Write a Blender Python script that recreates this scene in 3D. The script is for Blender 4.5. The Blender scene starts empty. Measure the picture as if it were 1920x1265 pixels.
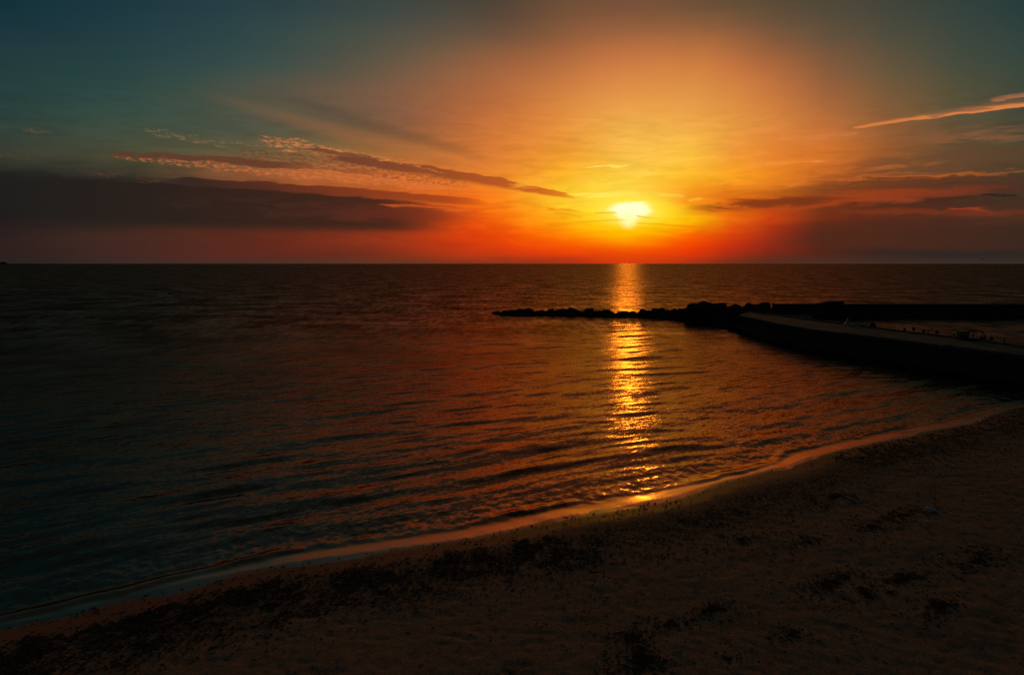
import bpy, bmesh, math, random
import numpy as np
from mathutils import Vector, Matrix, noise as mnoise

scene = bpy.context.scene
col = scene.collection
R = math.radians

# ------------------------------------------------------------------ camera
CAM_H = 10.0
F = 1280.0                     # focal length in pixels of the 1920 px photograph (24 mm lens)
PITCH = math.atan(138.5 / F)
cam_d = bpy.data.cameras.new('camera')
cam_d.sensor_width = 36.0
cam_d.lens = 24.0
cam_d.clip_start = 0.1
cam_d.clip_end = 120000.0
cam = bpy.data.objects.new('camera', cam_d)
cam.location = (0, 0, CAM_H)
cam.rotation_euler = (math.pi / 2 - PITCH, 0, 0)
col.objects.link(cam)
scene.camera = cam

def ray(px, py):
    x = (px - 960) / F; u = (632.5 - py) / F
    return np.array([x, math.cos(PITCH) + math.sin(PITCH) * u, -math.sin(PITCH) + math.cos(PITCH) * u])

def azel(px, py):
    r = ray(px, py)
    return math.degrees(math.atan2(r[0], r[1])), math.degrees(math.atan2(r[2], math.hypot(r[0], r[1])))

def gp(px, py, z=0.0):
    r = ray(px, py); t = (z - CAM_H) / r[2]
    return (float(r[0] * t), float(r[1] * t))

# ------------------------------------------------------------------ colour management
vs = scene.view_settings
scene.display_settings.display_device = 'sRGB'
vs.view_transform = 'Standard'; vs.look = 'None'; vs.exposure = 0.0; vs.gamma = 1.0
scene.render.engine = 'CYCLES'
cy = scene.cycles
cy.max_bounces = 4; cy.diffuse_bounces = 2; cy.glossy_bounces = 3; cy.transmission_bounces = 2
cy.caustics_reflective = False; cy.caustics_refractive = False
cy.sample_clamp_indirect = 4.0; cy.sample_clamp_direct = 6.0
cy.use_denoising = False

# ------------------------------------------------------------------ node helpers
class NT:
    def __init__(s, tree): s.t = tree
    def new(s, kind, **kw):
        n = s.t.nodes.new(kind)
        for k, v in kw.items(): setattr(n, k, v)
        return n
    def link(s, a, b): s.t.links.new(a, b)
    def put(s, sock, v):
        if isinstance(v, X): s.link(v.o, sock)
        elif isinstance(v, bpy.types.NodeSocket): s.link(v, sock)
        else: sock.default_value = v
    def math(s, op, a, b=None, c=None, clamp=False):
        n = s.new('ShaderNodeMath', operation=op, use_clamp=clamp)
        s.put(n.inputs[0], a)
        if b is not None: s.put(n.inputs[1], b)
        if c is not None: s.put(n.inputs[2], c)
        return X(s, n.outputs[0])
    def sm(s, v, a, b, lo=0.0, hi=1.0, kind='SMOOTHSTEP'):
        n = s.new('ShaderNodeMapRange', interpolation_type=kind)
        for i, q in enumerate((v, a, b, lo, hi)): s.put(n.inputs[i], q)
        return X(s, n.outputs[0])
    def mix(s, f, a, b, mode='MIX'):
        n = s.new('ShaderNodeMix', data_type='RGBA', blend_type=mode)
        s.put(n.inputs[0], f)
        for q, i in ((a, 6), (b, 7)):
            if isinstance(q, tuple): q = tuple(q) + (1.0,) * (4 - len(q))
            s.put(n.inputs[i], q)
        return X(s, n.outputs[2])
    def xyz(s, x, y, z=0.0):
        n = s.new('ShaderNodeCombineXYZ')
        for i, q in enumerate((x, y, z)): s.put(n.inputs[i], q)
        return X(s, n.outputs[0])
    def noise(s, vec, scale=1.0, detail=3.0, rough=0.5, dist=0.0, dims='3D', out=0):
        n = s.new('ShaderNodeTexNoise', noise_dimensions=dims)
        s.put(n.inputs['Vector'], vec)
        n.inputs['Scale'].default_value = scale; n.inputs['Detail'].default_value = detail
        n.inputs['Roughness'].default_value = rough; n.inputs['Distortion'].default_value = dist
        return X(s, n.outputs[out])
class X:
    def __init__(s, nt, o): s.nt = nt; s.o = o
    def __add__(a, b): return a.nt.math('ADD', a, b)
    def __sub__(a, b): return a.nt.math('SUBTRACT', a, b)
    def __mul__(a, b): return a.nt.math('MULTIPLY', a, b)
    def __truediv__(a, b): return a.nt.math('DIVIDE', a, b)
    __radd__ = __add__; __rmul__ = __mul__
    def __rsub__(a, b): return a.nt.math('SUBTRACT', b, a)

def lin(c):
    c = np.asarray(c, float) / 255.0
    return np.where(c <= 0.04045, c / 12.92, ((c + 0.055) / 1.055) ** 2.4)
def lc(c): return tuple(float(v) for v in lin(c))

# ------------------------------------------------------------------ sky (world): dusk colours by azimuth and elevation
TX = [12, 242, 482, 712, 912, 1072, 1178, 1282, 1412, 1572, 1742, 1908]
TY = [0, 60, 120, 180, 240, 290, 330, 370, 410, 445, 475, 493]
TC = [
 [(16,48,56),(30,54,62),(35,62,62),(38,64,62),(50,66,58),(58,60,48),(34,36,34),(28,30,32),(36,28,28),(44,32,30),(46,32,30),(38,34,30)],
 [(30,56,64),(34,60,66),(40,66,66),(48,72,66),(62,76,62),(74,72,52),(54,50,40),(40,34,30),(42,34,30),(70,42,32),(68,40,34),(58,42,38)],
 [(40,62,68),(48,70,70),(58,76,72),(84,82,66),(80,82,66),(110,90,58),(150,88,50),(90,52,36),(60,40,34),(96,42,28),(92,40,30),(72,46,38)],
 [(54,66,64),(76,78,68),(98,86,68),(124,90,68),(122,88,62),(160,104,54),(196,102,48),(180,82,34),(118,54,28),(146,52,26),(118,46,26),(96,52,36)],
 [(74,66,56),(102,80,62),(150,96,62),(176,104,60),(200,114,56),(214,122,50),(226,126,44),(246,120,26),(244,96,12),(226,66,10),(200,58,16),(130,52,28)],
 [(104,76,54),(140,90,58),(186,112,64),(214,134,66),(232,150,62),(240,160,50),(252,184,40),(253,205,50),(254,182,20),(254,124,2),(234,66,8),(170,52,22)],
 [(110,76,56),(154,98,62),(206,124,68),(228,150,72),(240,176,74),(248,190,76),(252,204,64),(254,224,90),(254,222,40),(254,164,0),(238,78,4),(215,60,14)],
 [(104,76,54),(152,98,60),(206,126,64),(224,150,72),(240,172,72),(250,192,66),(252,184,44),(246,140,26),(254,196,10),(254,104,0),(226,56,8),(156,54,24)],
 [(92,74,54),(126,88,60),(184,108,62),(212,130,64),(224,142,62),(232,136,50),(246,150,32),(206,100,22),(216,72,14),(186,50,18),(136,42,22),(88,46,30)],
 [(74,70,56),(94,80,60),(124,88,60),(150,96,58),(184,106,54),(206,112,44),(176,88,36),(104,56,30),(104,44,24),(64,37,29),(72,37,27),(72,47,36)],
 [(58,66,60),(68,74,62),(82,80,62),(98,86,58),(112,84,54),(104,74,46),(94,60,38),(72,42,29),(84,44,30),(46,37,33),(44,37,34),(62,45,39)],
 [(34,60,60),(44,66,64),(54,70,62),(62,70,60),(70,70,54),(76,68,46),(72,60,42),(66,48,34),(78,46,32),(42,38,34),(42,38,34),(60,46,40)],
]
TC = np.array(TC, float)

def pchip(xs, ys, q):
    xs = np.asarray(xs, float); ys = np.asarray(ys, float); q = np.clip(q, xs[0], xs[-1])
    h = np.diff(xs); d = np.diff(ys) / h; m = np.zeros(len(xs))
    for i in range(1, len(xs) - 1):
        if d[i-1] * d[i] > 0:
            w1 = 2*h[i] + h[i-1]; w2 = h[i] + 2*h[i-1]
            m[i] = (w1 + w2) / (w1 / d[i-1] + w2 / d[i])
    m[0] = d[0]; m[-1] = d[-1]
    i = min(max(int(np.searchsorted(xs, q) - 1), 0), len(xs) - 2)
    t = (q - xs[i]) / h[i]
    return ((2*t**3 - 3*t**2 + 1) * ys[i] + (t**3 - 2*t**2 + t) * h[i] * m[i]
            + (-2*t**3 + 3*t**2) * ys[i+1] + (t**3 - t**2) * h[i] * m[i+1])

def table(px, py):
    out = []
    for k in range(3):
        c = [pchip(TY, TC[i, :, k], py) for i in range(len(TX))]
        out.append(pchip(TX, c, px))
    return lin(np.clip(out, 1, 255))

def to_px(az, el):
    a, e = R(az), R(el)
    d = np.array([math.sin(a) * math.cos(e), math.cos(a) * math.cos(e), math.sin(e)])
    fw = d[1] * math.cos(PITCH) - d[2] * math.sin(PITCH)
    up = d[1] * math.sin(PITCH) + d[2] * math.cos(PITCH)
    return 960 + F * d[0] / fw, 632.5 - F * up / fw

SUN_AZ, SUN_EL = azel(1178, 402)

world = bpy.data.worlds.new('World'); scene.world = world
world.use_nodes = True
wt = world.node_tree; wt.nodes.clear()
N = NT(wt)
tc = N.new('ShaderNodeTexCoord')
sep = N.new('ShaderNodeSeparateXYZ'); N.link(tc.outputs['Generated'], sep.inputs[0])
dx, dy, dz = [X(N, sep.outputs[i]) for i in range(3)]
az = N.math('ARCTAN2', dx, dy) * (180 / math.pi)
el0 = N.math('ARCSINE', dz) * (180 / math.pi)
el = N.math('ABSOLUTE', el0)
# shared noises; all in degrees of azimuth / elevation
nA = N.noise(N.xyz(az * 0.10, el * 0.45), 1.0, 3.0, 0.55)                 # broad soft
nB = N.noise(N.xyz(az * 0.34, el * 1.9, 7.0), 1.0, 5.0, 0.57, 0.5)         # wisps stretched along the horizon
nC = N.noise(N.xyz(az * 2.2, el * 6.0 + az * 0.7, 3.0), 1.0, 4.0, 0.66, 0.4)         # mackerel flecks
wA, wB, wC = nA - 0.5, nB - 0.5, nC - 0.5
U = az + wA * 1.0 + wB * 0.8
V = el + wA * 0.9 + wB * 0.55 * N.sm(el, 0.2, 3.0)
GA = [-42, -36, -32, -28.5, -25, -21.5, -18, -14.5, -11.5, -8.5, -5.5, -3, -0.5, 2, 4.5, 7, 9.5, 12, 14.5, 17.5, 20.5, 24, 28, 32, 36.5, 42]
GE = [0, .3, .7, 1.2, 1.7, 2.2, 2.7, 3.2, 3.7, 4.2, 4.8, 5.4, 6.0, 6.7, 7.4, 8.2, 9, 10, 11, 12.2, 13.4, 14.8, 16.2, 17.6, 19, 20.5, 22]
cur = None
E01 = V * (1 / 22.0)
def after(v, c):      # evaluates v only once the colour c is known, which keeps the shader stack short
    return N.math('MULTIPLY_ADD', c, 1e-9, v)
def madd(v, k, d): return N.math('MULTIPLY_ADD', v, float(k), d)
for i, a in enumerate(GA):
    rp = N.new('ShaderNodeValToRGB'); N.put(rp.inputs[0], E01 if cur is None else after(E01, cur))
    cr = rp.color_ramp; cr.interpolation = 'LINEAR'
    els = cr.elements
    for j, e in enumerate(GE):
        px, py = to_px(a, e)
        c = table(px, min(max(py, 0), 493))
        if j == 0: q = els[0]; q.position = 0
        elif j == len(GE) - 1: q = els[len(els) - 1]; q.position = 1
        else: q = els.new(e / 22.0)
        q.color = (float(c[0]), float(c[1]), float(c[2]), 1)
    rc = X(N, rp.outputs[0])
    cur = rc if cur is None else N.mix(N.sm(after(U, cur), GA[i-1], a, 0, 1, 'LINEAR'), cur, rc)
sky = cur
# beyond the framed part: higher and behind the viewer the dusk sky is a deep dim teal
sky = N.mix(N.sm(el, 20, 44), sky, lc((26, 31, 28)))
sky = N.mix(N.sm(N.math('ABSOLUTE', az - 8.0), 38, 85), sky, lc((22, 28, 27)))

def streak(sky, A, B, up, dn, su, sd, c0, c1, alpha=1.0, bend=0.0, k=0.5, warp=0.5, fleck=0.0, e0=0.12, e1=0.12, cut=None):
    """a cloud band from photo point A to B; up/dn half widths and su/sd edge softness in degrees"""
    a = azel(*A); b = azel(*B)
    L = math.hypot(b[0]-a[0], b[1]-a[1]); t = ((b[0]-a[0])/L, (b[1]-a[1])/L)
    x = after(az, sky) - a[0]; y = after(el, sky) - a[1]
    s = (x * (t[0]/L)) + (y * (t[1]/L))
    d = y * t[0] - x * t[1]
    q = s * (1.0 - s) * 4.0
    if bend: d = d - q * bend
    d = madd(wC, warp * .26, madd(wB, warp * 1.6, d))
    m = N.math('POWER', N.math('MAXIMUM', q, 0.0005), k)
    d = d / m
    f = N.sm(d, up - su, up, 1, 0) * N.sm(d, -dn, -dn + sd, 0, 1) * N.sm(s, 0, e0) * N.sm(s, 1 - e1, 1, 1, 0)
    if fleck > 0: f = f * N.sm(after(nC, sky), 0.5 - 0.16/fleck + .04, 0.5 + 0.16/fleck + .04)
    if fleck < 0: f = f * N.sm(after(nC, sky), 0.5 + 0.16/fleck - .02, 0.5 - 0.16/fleck - .02, 1, 0)
    if cut: f = f * N.sm(after(nB, sky), cut[0], cut[1])
    c = N.mix(N.math('POWER', N.sm(s, 0, 1, 0, 1, 'LINEAR'), 1.8), lc(c0), lc(c1)) if c0 != c1 else lc(c0)
    return N.mix(f * alpha, sky, c)

def glow(sky, P, rx, ry, c, alpha=1.0, edge=(1.0, 0.0), warp=0.4):
    a = azel(*P)
    x = madd(wB, warp * 2, after(az, sky) - a[0]) * (1 / rx)
    y = madd(wC, warp * .4, madd(wB, warp, after(el, sky) - a[1])) * (1 / ry)
    r = N.math('SQRT', x * x + y * y)
    return N.mix(N.sm(r, edge[0], edge[1], 0, alpha), sky, c)

# crepuscular shafts fanning out from the sun
th = N.math('ARCTAN2', el - SUN_EL, az - SUN_AZ)
rr = N.math('SQRT', (az - SUN_AZ) * (az - SUN_AZ) + (el - SUN_EL) * (el - SUN_EL))
nS = N.noise(N.xyz(th * 2.2, rr * 0.05, 11.0), 1.0, 2.0, 0.5)
gain = N.math('MULTIPLY', N.sm(rr, 4, 16), N.sm(el, 3, 9)) * (nS - 0.5) * 0.22 + 1.0
gain = gain + wA * 0.16 + wB * 0.55 * N.sm(el, 1.0, 3.0) * N.sm(el, 9.5, 14, 1, 0.12) + wC * .10 * N.sm(el, 2.0, 4.0) * N.sm(el, 6, 9, 1, 0)
sky = N.mix(1.0, sky, N.xyz(gain, gain, gain), 'MULTIPLY')
sky = streak(sky, (330, 160), (930, 322), .9, .9, .85, .85, (108, 90, 66), (215, 118, 56), .55, 0, .3, .2, e0=.35, e1=.3)
sky = streak(sky, (470, 160), (960, 312), .75, .75, .7, .7, (60, 70, 64), (176, 96, 48), .5, .1, .3, .2, e0=.3, e1=.3)

# the big dim bank low on the left, and dark streaks tapering towards the sun
sky = streak(sky, (-260, 356), (905, 416), 2.0, 1.75, .55, .9, (28, 30, 28), (80, 41, 25), .97, .25, .3, .4, e0=.02, e1=.22)
sky = streak(sky, (220, 374), (880, 402), 1.0, 1.0, .6, .6, (50, 40, 35), (124, 54, 28), .6, .05, .4, .8, e0=.2, e1=.3, cut=(.44, .62))
sky = streak(sky, (480, 396), (960, 408), .9, .8, .6, .7, (60, 38, 32), (170, 56, 24), .6, .05, .4, .5, e0=.3, e1=.4)
sky = streak(sky, (240, 335), (955, 386), .46, .42, .12, .36, (40, 36, 33), (196, 78, 24), .95, .30, .42, .34, e0=.15, e1=.2)
sky = streak(sky, (700, 383), (905, 398), .14, .2, .1, .16, (200, 84, 34), (236, 100, 26), .7, .1, .5, .4)
sky = streak(sky, (440, 318), (900, 356), .6, .5, .4, .4, (170, 96, 56), (236, 120, 46), .7, .2, .4, .5, e0=.3)
sky = streak(sky, (205, 292), (900, 356), .7, .55, .25, .3, (200, 108, 62), (240, 124, 46), .8, .25, .4, .6, fleck=1.6, e0=.03)
sky = streak(sky, (480, 258), (860, 330), .5, .8, .25, .35, (204, 116, 64), (226, 120, 50), .85, .15, .4, .5, fleck=1.7, e0=.03)
sky = streak(sky, (430, 284), (900, 350), .55, .6, .25, .3, (104, 62, 44), (190, 92, 36), .8, .2, .35, .5, fleck=-1.6, e0=.08)
sky = streak(sky, (500, 272), (850, 332), .3, .5, .15, .2, (226, 132, 74), (240, 134, 54), .9, .2, .35, .5, fleck=2.0, e0=.03, cut=(.40, .56))
sky = streak(sky, (205, 288), (620, 318), .36, .34, .12, .2, (92, 58, 42), (110, 62, 40), .92, .15, .45, .55, e0=.03, e1=.3)
sky = streak(sky, (400, 300), (760, 330), .26, .3, .14, .2, (96, 58, 42), (122, 62, 38), .85, .1, .4, .8, e0=.2, e1=.3, fleck=1.4)
sky = streak(sky, (580, 290), (1092, 373), .42, .56, .1, .34, (104, 60, 42), (226, 102, 22), .95, .38, .5, .36, e0=.12, e1=.08)
sky = streak(sky, (540, 277), (720, 300), .24, .22, .1, .14, (112, 68, 46), (118, 70, 46), .9, .1, .5, .5, e0=.1)
sky = streak(sky, (545, 270), (850, 330), .14, .12, .08, .08, (214, 126, 72), (222, 122, 60), .8, .30, .35, .5, fleck=1.6)
sky = streak(sky, (265, 245), (440, 284), .34, .24, .1, .1, (128, 100, 68), (134, 98, 62), .8, .1, .4, .9, fleck=2.4)
sky = streak(sky, (380, 262), (520, 276), .24, .2, .1, .1, (120, 96, 68), (140, 98, 66), .8, .05, .4, .9, fleck=2.4)
sky = streak(sky, (532, 266), (596, 269), .22, .14, .12, .08, (206, 124, 74), (190, 110, 66), .95, .06, .5, .8, fleck=1.2)
sky = streak(sky, (38, 245), (98, 252), .24, .18, .12, .1, (96, 82, 58), (90, 78, 56), .9, 0, .4, .9, fleck=1.6)
sky = streak(sky, (-30, 288), (66, 294), .2, .2, .12, .12, (84, 66, 46), (80, 62, 44), .7, 0, .4, .8, fleck=1.4)
sky = streak(sky, (140, 317), (236, 331), .22, .22, .12, .12, (90, 58, 44), (90, 56, 42), .75, 0, .4, .9, fleck=1.6)
sky = streak(sky, (250, 334), (336, 344), .22, .22, .12, .12, (82, 52, 40), (80, 50, 40), .7, 0, .4, .9, fleck=1.6)

# right side: long soft brown bands, the lit vapour trail and fuzzy bars
sky = streak(sky, (1560, 322), (2060, 282), 1.2, 1.2, .8, .9, (118, 76, 46), (56, 52, 43), .75, .1, .3, .9, e0=.35, e1=.02)
sky = streak(sky, (1225, 404), (1960, 350), .8, .65, .5, .5, (196, 74, 20), (56, 42, 35), .85, .25, .7, .7, e0=.38, e1=.05)
sky = streak(sky, (1262, 394), (1650, 370), 62e-2, .56, .5, .45, (140, 60, 22), (66, 41, 29), .9, .15, .8, .8, e0=.3, e1=.35)
sky = streak(sky, (1300, 352), (1990, 318), .22, .3, .16, .24, (236, 126, 36), (116, 66, 40), .7, .12, .35, .8, e0=.2)
sky = streak(sky, (1480, 346), (1990, 338), .34, .34, .22, .22, (112, 56, 32), (68, 48, 38), .7, .2, .35, .9, e0=.2)
sky = streak(sky, (1560, 338), (1800, 322), .1, .14, .07, .1, (176, 88, 40), (120, 70, 42), .7, .2, .4, .6, e0=.2)
sky = streak(sky, (1400, 336), (1830, 300), .22, .4, .2, .3, (220, 116, 42), (112, 76, 48), .6, .3, .4, .8, e0=.2, cut=(.42, .6))
sky = streak(sky, (1400, 306), (1560, 298), .12, .14, .1, .1, (240, 148, 62), (236, 140, 60), .6, .03, .4, .8, cut=(.44, .56))
sky = streak(sky, (1380, 438), (2100, 452), 1.5, 1.35, .9, .8, (86, 42, 25), (42, 38, 33), .85, .1, .25, .5, e0=.4, e1=.02)
sky = streak(sky, (1560, 396), (2000, 398), .3, .26, .22, .22, (128, 52, 26), (98, 48, 31), .7, 0, .4, .6)
sky = streak(sky, (1770, 390), (1880, 395), .26, .2, .24, .18, (170, 64, 38), (110, 52, 34), .8, 0, .6, .9, e0=.2, e1=.5)
sky = streak(sky, (1835, 364), (1912, 367), .18, .16, .14, .12, (38, 36, 35), (38, 36, 35), .85, 0, .45, .5)
sky = streak(sky, (1850, 384), (1930, 386), .12, .1, .1, .08, (70, 44, 34), (66, 44, 34), .7, 0, .45, .5)
sky = streak(sky, (1660, 274), (2040, 236), .9, .6, .6, .45, (134, 86, 54), (112, 82, 56), .85, .15, .4, 1.0, cut=(.36, .58), e0=.1)
sky = streak(sky, (1500, 262), (1614, 247), .36, .3, .3, .26, (214, 128, 66), (200, 118, 68), .65, .03, .45, .8, cut=(.36, .56))
sky = streak(sky, (1594, 242), (2050, 184), .28, .12, .24, .06, (186, 106, 58), (180, 108, 66), .7, .30, .22, .35, e0=.04, e1=.02)
sky = streak(sky, (1594, 243), (2050, 187), .20, .14, .15, .07, (214, 124, 64), (226, 136, 72), .95, .30, .22, .22, e0=.03, e1=.02)
sky = streak(sky, (1720, 216), (2050, 176), .55, .2, .5, .1, (124, 92, 66), (134, 94, 68), .6, .22, .35, .9, cut=(.40, .62))
sky = streak(sky, (1850, 190), (1990, 172), .26, .12, .2, .08, (166, 104, 70), (176, 110, 72), .85, .05, .45, .6, cut=(.34, .5))

# sun glow seen through thin cloud
sky = glow(sky, (1165, 374), 8.5, 2.8, lc((255, 206, 44)), .42, (1, 0), .5)
sky = glow(sky, (1180, 416), 5.6, 1.7, lc((255, 200, 0)), .80, (1, 0), .3)
sky = glow(sky, (1184, 394), 5.0, 1.8, lc((255, 230, 50)), .95, (1, .2), .5)
sky = streak(sky, (940, 350), (1250, 322), .5, .6, .3, .35, (250, 172, 50), (255, 222, 84), .7, .3, .4, 1.1, cut=(.44, .58))
sky = streak(sky, (1090, 318), (1185, 311), .2, .1, .14, .07, (255, 226, 112), (255, 220, 96), .9, .08, .4, .7, cut=(.36, .5))
sky = streak(sky, (1080, 340), (1230, 344), .3, .3, .2, .2, (255, 214, 80), (255, 210, 70), .7, .05, .4, 1.1, fleck=1.5)
sky = streak(sky, (1060, 362), (1330, 370), .3, .3, .2, .2, (255, 238, 96), (252, 190, 50), .75, .1, .4, 1.0, cut=(.42, .56))
sky = streak(sky, (1240, 372), (1420, 392), .4, .4, .3, .3, (250, 150, 24), (226, 90, 18), .5, .1, .4, 1.0, cut=(.42, .6))
core = (1.5, 1.15, .62)
sky = glow(sky, (1180, 397), 3.3, 1.45, (1.02, .80, .10), .95, (1, .30), .5)
sky = glow(sky, (1181, 394), 2.1, .88, core, 1.0, (1, .45), .5)
sky = glow(sky, (1178, 412), 1.05, .9, (1.3, 1.0, .42), .9, (1, .2), .25)
sky = streak(sky, (1022, 391), (1096, 394), .2, .2, .16, .16, (232, 116, 12), (246, 156, 24), .55, 0, .5, .8)
sky = streak(sky, (1034, 398), (1096, 408), .10, .1, .06, .07, (236, 126, 12), (248, 160, 20), .4, 0, .4, .35)
sky = streak(sky, (1060, 417), (1180, 413), .1, .12, .08, .1, (238, 146, 8), (252, 196, 14), .55, .04, .4, .30)
sky = streak(sky, (1186, 418), (1310, 427), .13, .16, .1, .13, (246, 176, 10), (232, 100, 14), .6, .06, .4, .30)
sky = streak(sky, (1112, 399), (1160, 402), .16, .12, .1, .09, (236, 176, 16), (250, 205, 60), .8, 0, .4, .4)
sky = streak(sky, (1190, 404), (1236, 410), .12, .12, .08, .08, (240, 190, 30), (250, 205, 50), .8, 0, .4, .4)

bg = N.new('ShaderNodeBackground'); N.put(bg.inputs[0], sky); bg.inputs[1].default_value = 1.0
# clear-sky airlight above the cloud layer
nsky = N.new('ShaderNodeTexSky', sky_type='NISHITA', sun_disc=False)
nsky.sun_elevation = R(SUN_EL); nsky.sun_rotation = R(SUN_AZ); nsky.dust_density = 4.0
bg2 = N.new('ShaderNodeBackground'); N.link(nsky.outputs[0], bg2.inputs[0]); bg2.inputs[1].default_value = 0.0
wo = N.new('ShaderNodeOutputWorld')
N.link(bg.outputs[0], wo.inputs[0])
wt.nodes.remove(bg2); wt.nodes.remove(nsky)
world.cycles.sampling_method = 'MANUAL'; world.cycles.sample_map_resolution = 1024

# ------------------------------------------------------------------ sun
sd = bpy.data.lights.new('sun', 'SUN'); sd.energy = 0.125; sd.angle = R(1.5); sd.color = (1.0, 0.37, 0.02)
sun = bpy.data.objects.new('sun', sd); col.objects.link(sun)
sdir = Vector((math.sin(R(SUN_AZ)) * math.cos(R(SUN_EL)), math.cos(R(SUN_AZ)) * math.cos(R(SUN_EL)), math.sin(R(SUN_EL))))
sun.rotation_euler = sdir.to_track_quat('Z', 'Y').to_euler()

# ------------------------------------------------------------------ general helpers
def tag(o, label=None, cat=None, group=None, kind=None):
    if label: o['label'] = label
    if cat: o['category'] = cat
    if group: o['group'] = group
    if kind: o['kind'] = kind
    return o

def link_mesh(name, me, mat, parent=None):
    o = bpy.data.objects.new(name, me); col.objects.link(o)
    if mat: me.materials.append(mat)
    if parent: o.parent = parent
    return o

def empty(name, loc, rz=0.0):
    o = bpy.data.objects.new(name, None); o.location = loc; o.rotation_euler = (0, 0, rz)
    o.empty_display_size = .2; col.objects.link(o); return o

def from_bm(name, bm, mat, parent=None, smooth=False):
    me = bpy.data.meshes.new(name); bm.normal_update(); bm.to_mesh(me); bm.free()
    if smooth:
        me.polygons.foreach_set('use_smooth', [True] * len(me.polygons))
    return link_mesh(name, me, mat, parent)

def bm_box(bm, c, s, rz=0.0, bevel=0.0):
    M = Matrix.Translation(c) @ Matrix.Rotation(rz, 4, 'Z') @ Matrix.Diagonal((s[0], s[1], s[2], 1))
    g = bmesh.ops.create_cube(bm, size=1.0, matrix=M)
    if bevel:
        es = list({e for v in g['verts'] for e in v.link_edges})
        bmesh.ops.bevel(bm, geom=es, offset=bevel, segments=2, affect='EDGES')

def bm_tube(bm, pts, r, seg=8):
    """round bar through a list of points"""
    pts = [Vector(p) for p in pts]; rings = []
    for i, p in enumerate(pts):
        t = (pts[min(i+1, len(pts)-1)] - pts[max(i-1, 0)]).normalized()
        a = t.cross(Vector((0, 0, 1)));
        if a.length < 1e-3: a = t.cross(Vector((1, 0, 0)))
        a.normalize(); b = t.cross(a)
        rad = r[i] if isinstance(r, (list, tuple)) else r
        rings.append([bm.verts.new(p + (a * math.cos(k*2*math.pi/seg) + b * math.sin(k*2*math.pi/seg)) * rad) for k in range(seg)])
    for i in range(len(rings)-1):
        for k in range(seg):
            bm.faces.new((rings[i][k], rings[i][(k+1) % seg], rings[i+1][(k+1) % seg], rings[i+1][k]))
    bm.faces.new(rings[0][::-1]); bm.faces.new(rings[-1])

# 2-D value noise in numpy
_rs = np.random.RandomState(5); _tab = _rs.rand(256, 256)
def vnoise(x, y):
    xi = np.floor(x).astype(int); yi = np.floor(y).astype(int); fx = x - xi; fy = y - yi
    fx = fx*fx*(3-2*fx); fy = fy*fy*(3-2*fy)
    g = lambda a, b: _tab[a & 255, b & 255]
    return (g(xi, yi)*(1-fx)*(1-fy) + g(xi+1, yi)*fx*(1-fy) + g(xi, yi+1)*(1-fx)*fy + g(xi+1, yi+1)*fx*fy)
def fbm(x, y, o=4, g=0.5):
    s = 0; a = 1; n = 0
    for i in range(o):
        s = s + a * vnoise(x * 2**i + 17.3*i, y * 2**i - 9.1*i); n += a; a *= g
    return s / n
def sstep(a, b, x):
    t = np.clip((x - a) / (b - a), 0, 1); return t*t*(3-2*t)

# ------------------------------------------------------------------ shoreline
SH_PX = [(0, 1180), (120, 1154), (250, 1121), (380, 1092), (500, 1066), (640, 1046), (780, 1026), (900, 1008), (990, 988), (1056, 972),
         (1150, 957), (1200, 946), (1262, 934), (1290, 925), (1344, 907), (1416, 889), (1470, 877), (1522, 857), (1590, 841), (1650, 828),
         (1720, 812), (1800, 796), (1850, 780), (1885, 768), (1920, 759)]
SH = [gp(*q) for q in SH_PX]
SH = [(-150, -42), (-60, -8), (-36, 5), (-24, 12)] + SH + [(42, 50.5), (47, 53), (60, 58), (120, 66)]
SH = np.array(SH)
def shore_dist(x, y):
    """signed distance: positive inland"""
    best = np.full(x.shape, 1e18); sg = np.ones(x.shape)
    for i in range(len(SH) - 1):
        a = SH[i]; b = SH[i+1]; ab = b - a; L2 = ab @ ab
        t = np.clip(((x - a[0]) * ab[0] + (y - a[1]) * ab[1]) / L2, 0, 1)
        ex = x - a[0] - t*ab[0]; ey = y - a[1] - t*ab[1]
        d2 = ex*ex + ey*ey
        cr = ab[0] * (y - a[1]) - ab[1] * (x - a[0])
        m = d2 < best
        best = np.where(m, d2, best); sg = np.where(m, np.where(cr < 0, 1.0, -1.0), sg)
    return np.sqrt(best) * sg

def beach_z(x, y, s=None, detail=True):
    if s is None: s = shore_dist(x, y)
    z = np.where(s < 0, s * 0.16, 0.075 * s)
    z = np.where(s > 9, 0.675 + (s - 9) * 0.028, z)
    z = np.minimum(z, 2.2) + .112
    z = np.maximum(z, -2.5)
    # cusps and footprints, only on the dry sand
    dry = sstep(1.2, 4.0, s)
    z = z + dry * (fbm(x*0.35, y*0.35, 3) - .5) * 0.16
    z = z + sstep(.1, .7, s) * (fbm(x*1.2, y*1.2, 2) - .5) * 0.02
    if detail:
        n = fbm(x*2.6 + 3, y*2.6, 3, .6)
        z = z + dry * (n - .5) * 0.06
        p = vnoise(x*4.4, y*4.4); z = z - dry * np.clip(p - .62, 0, 1) * 0.09
    return z

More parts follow.
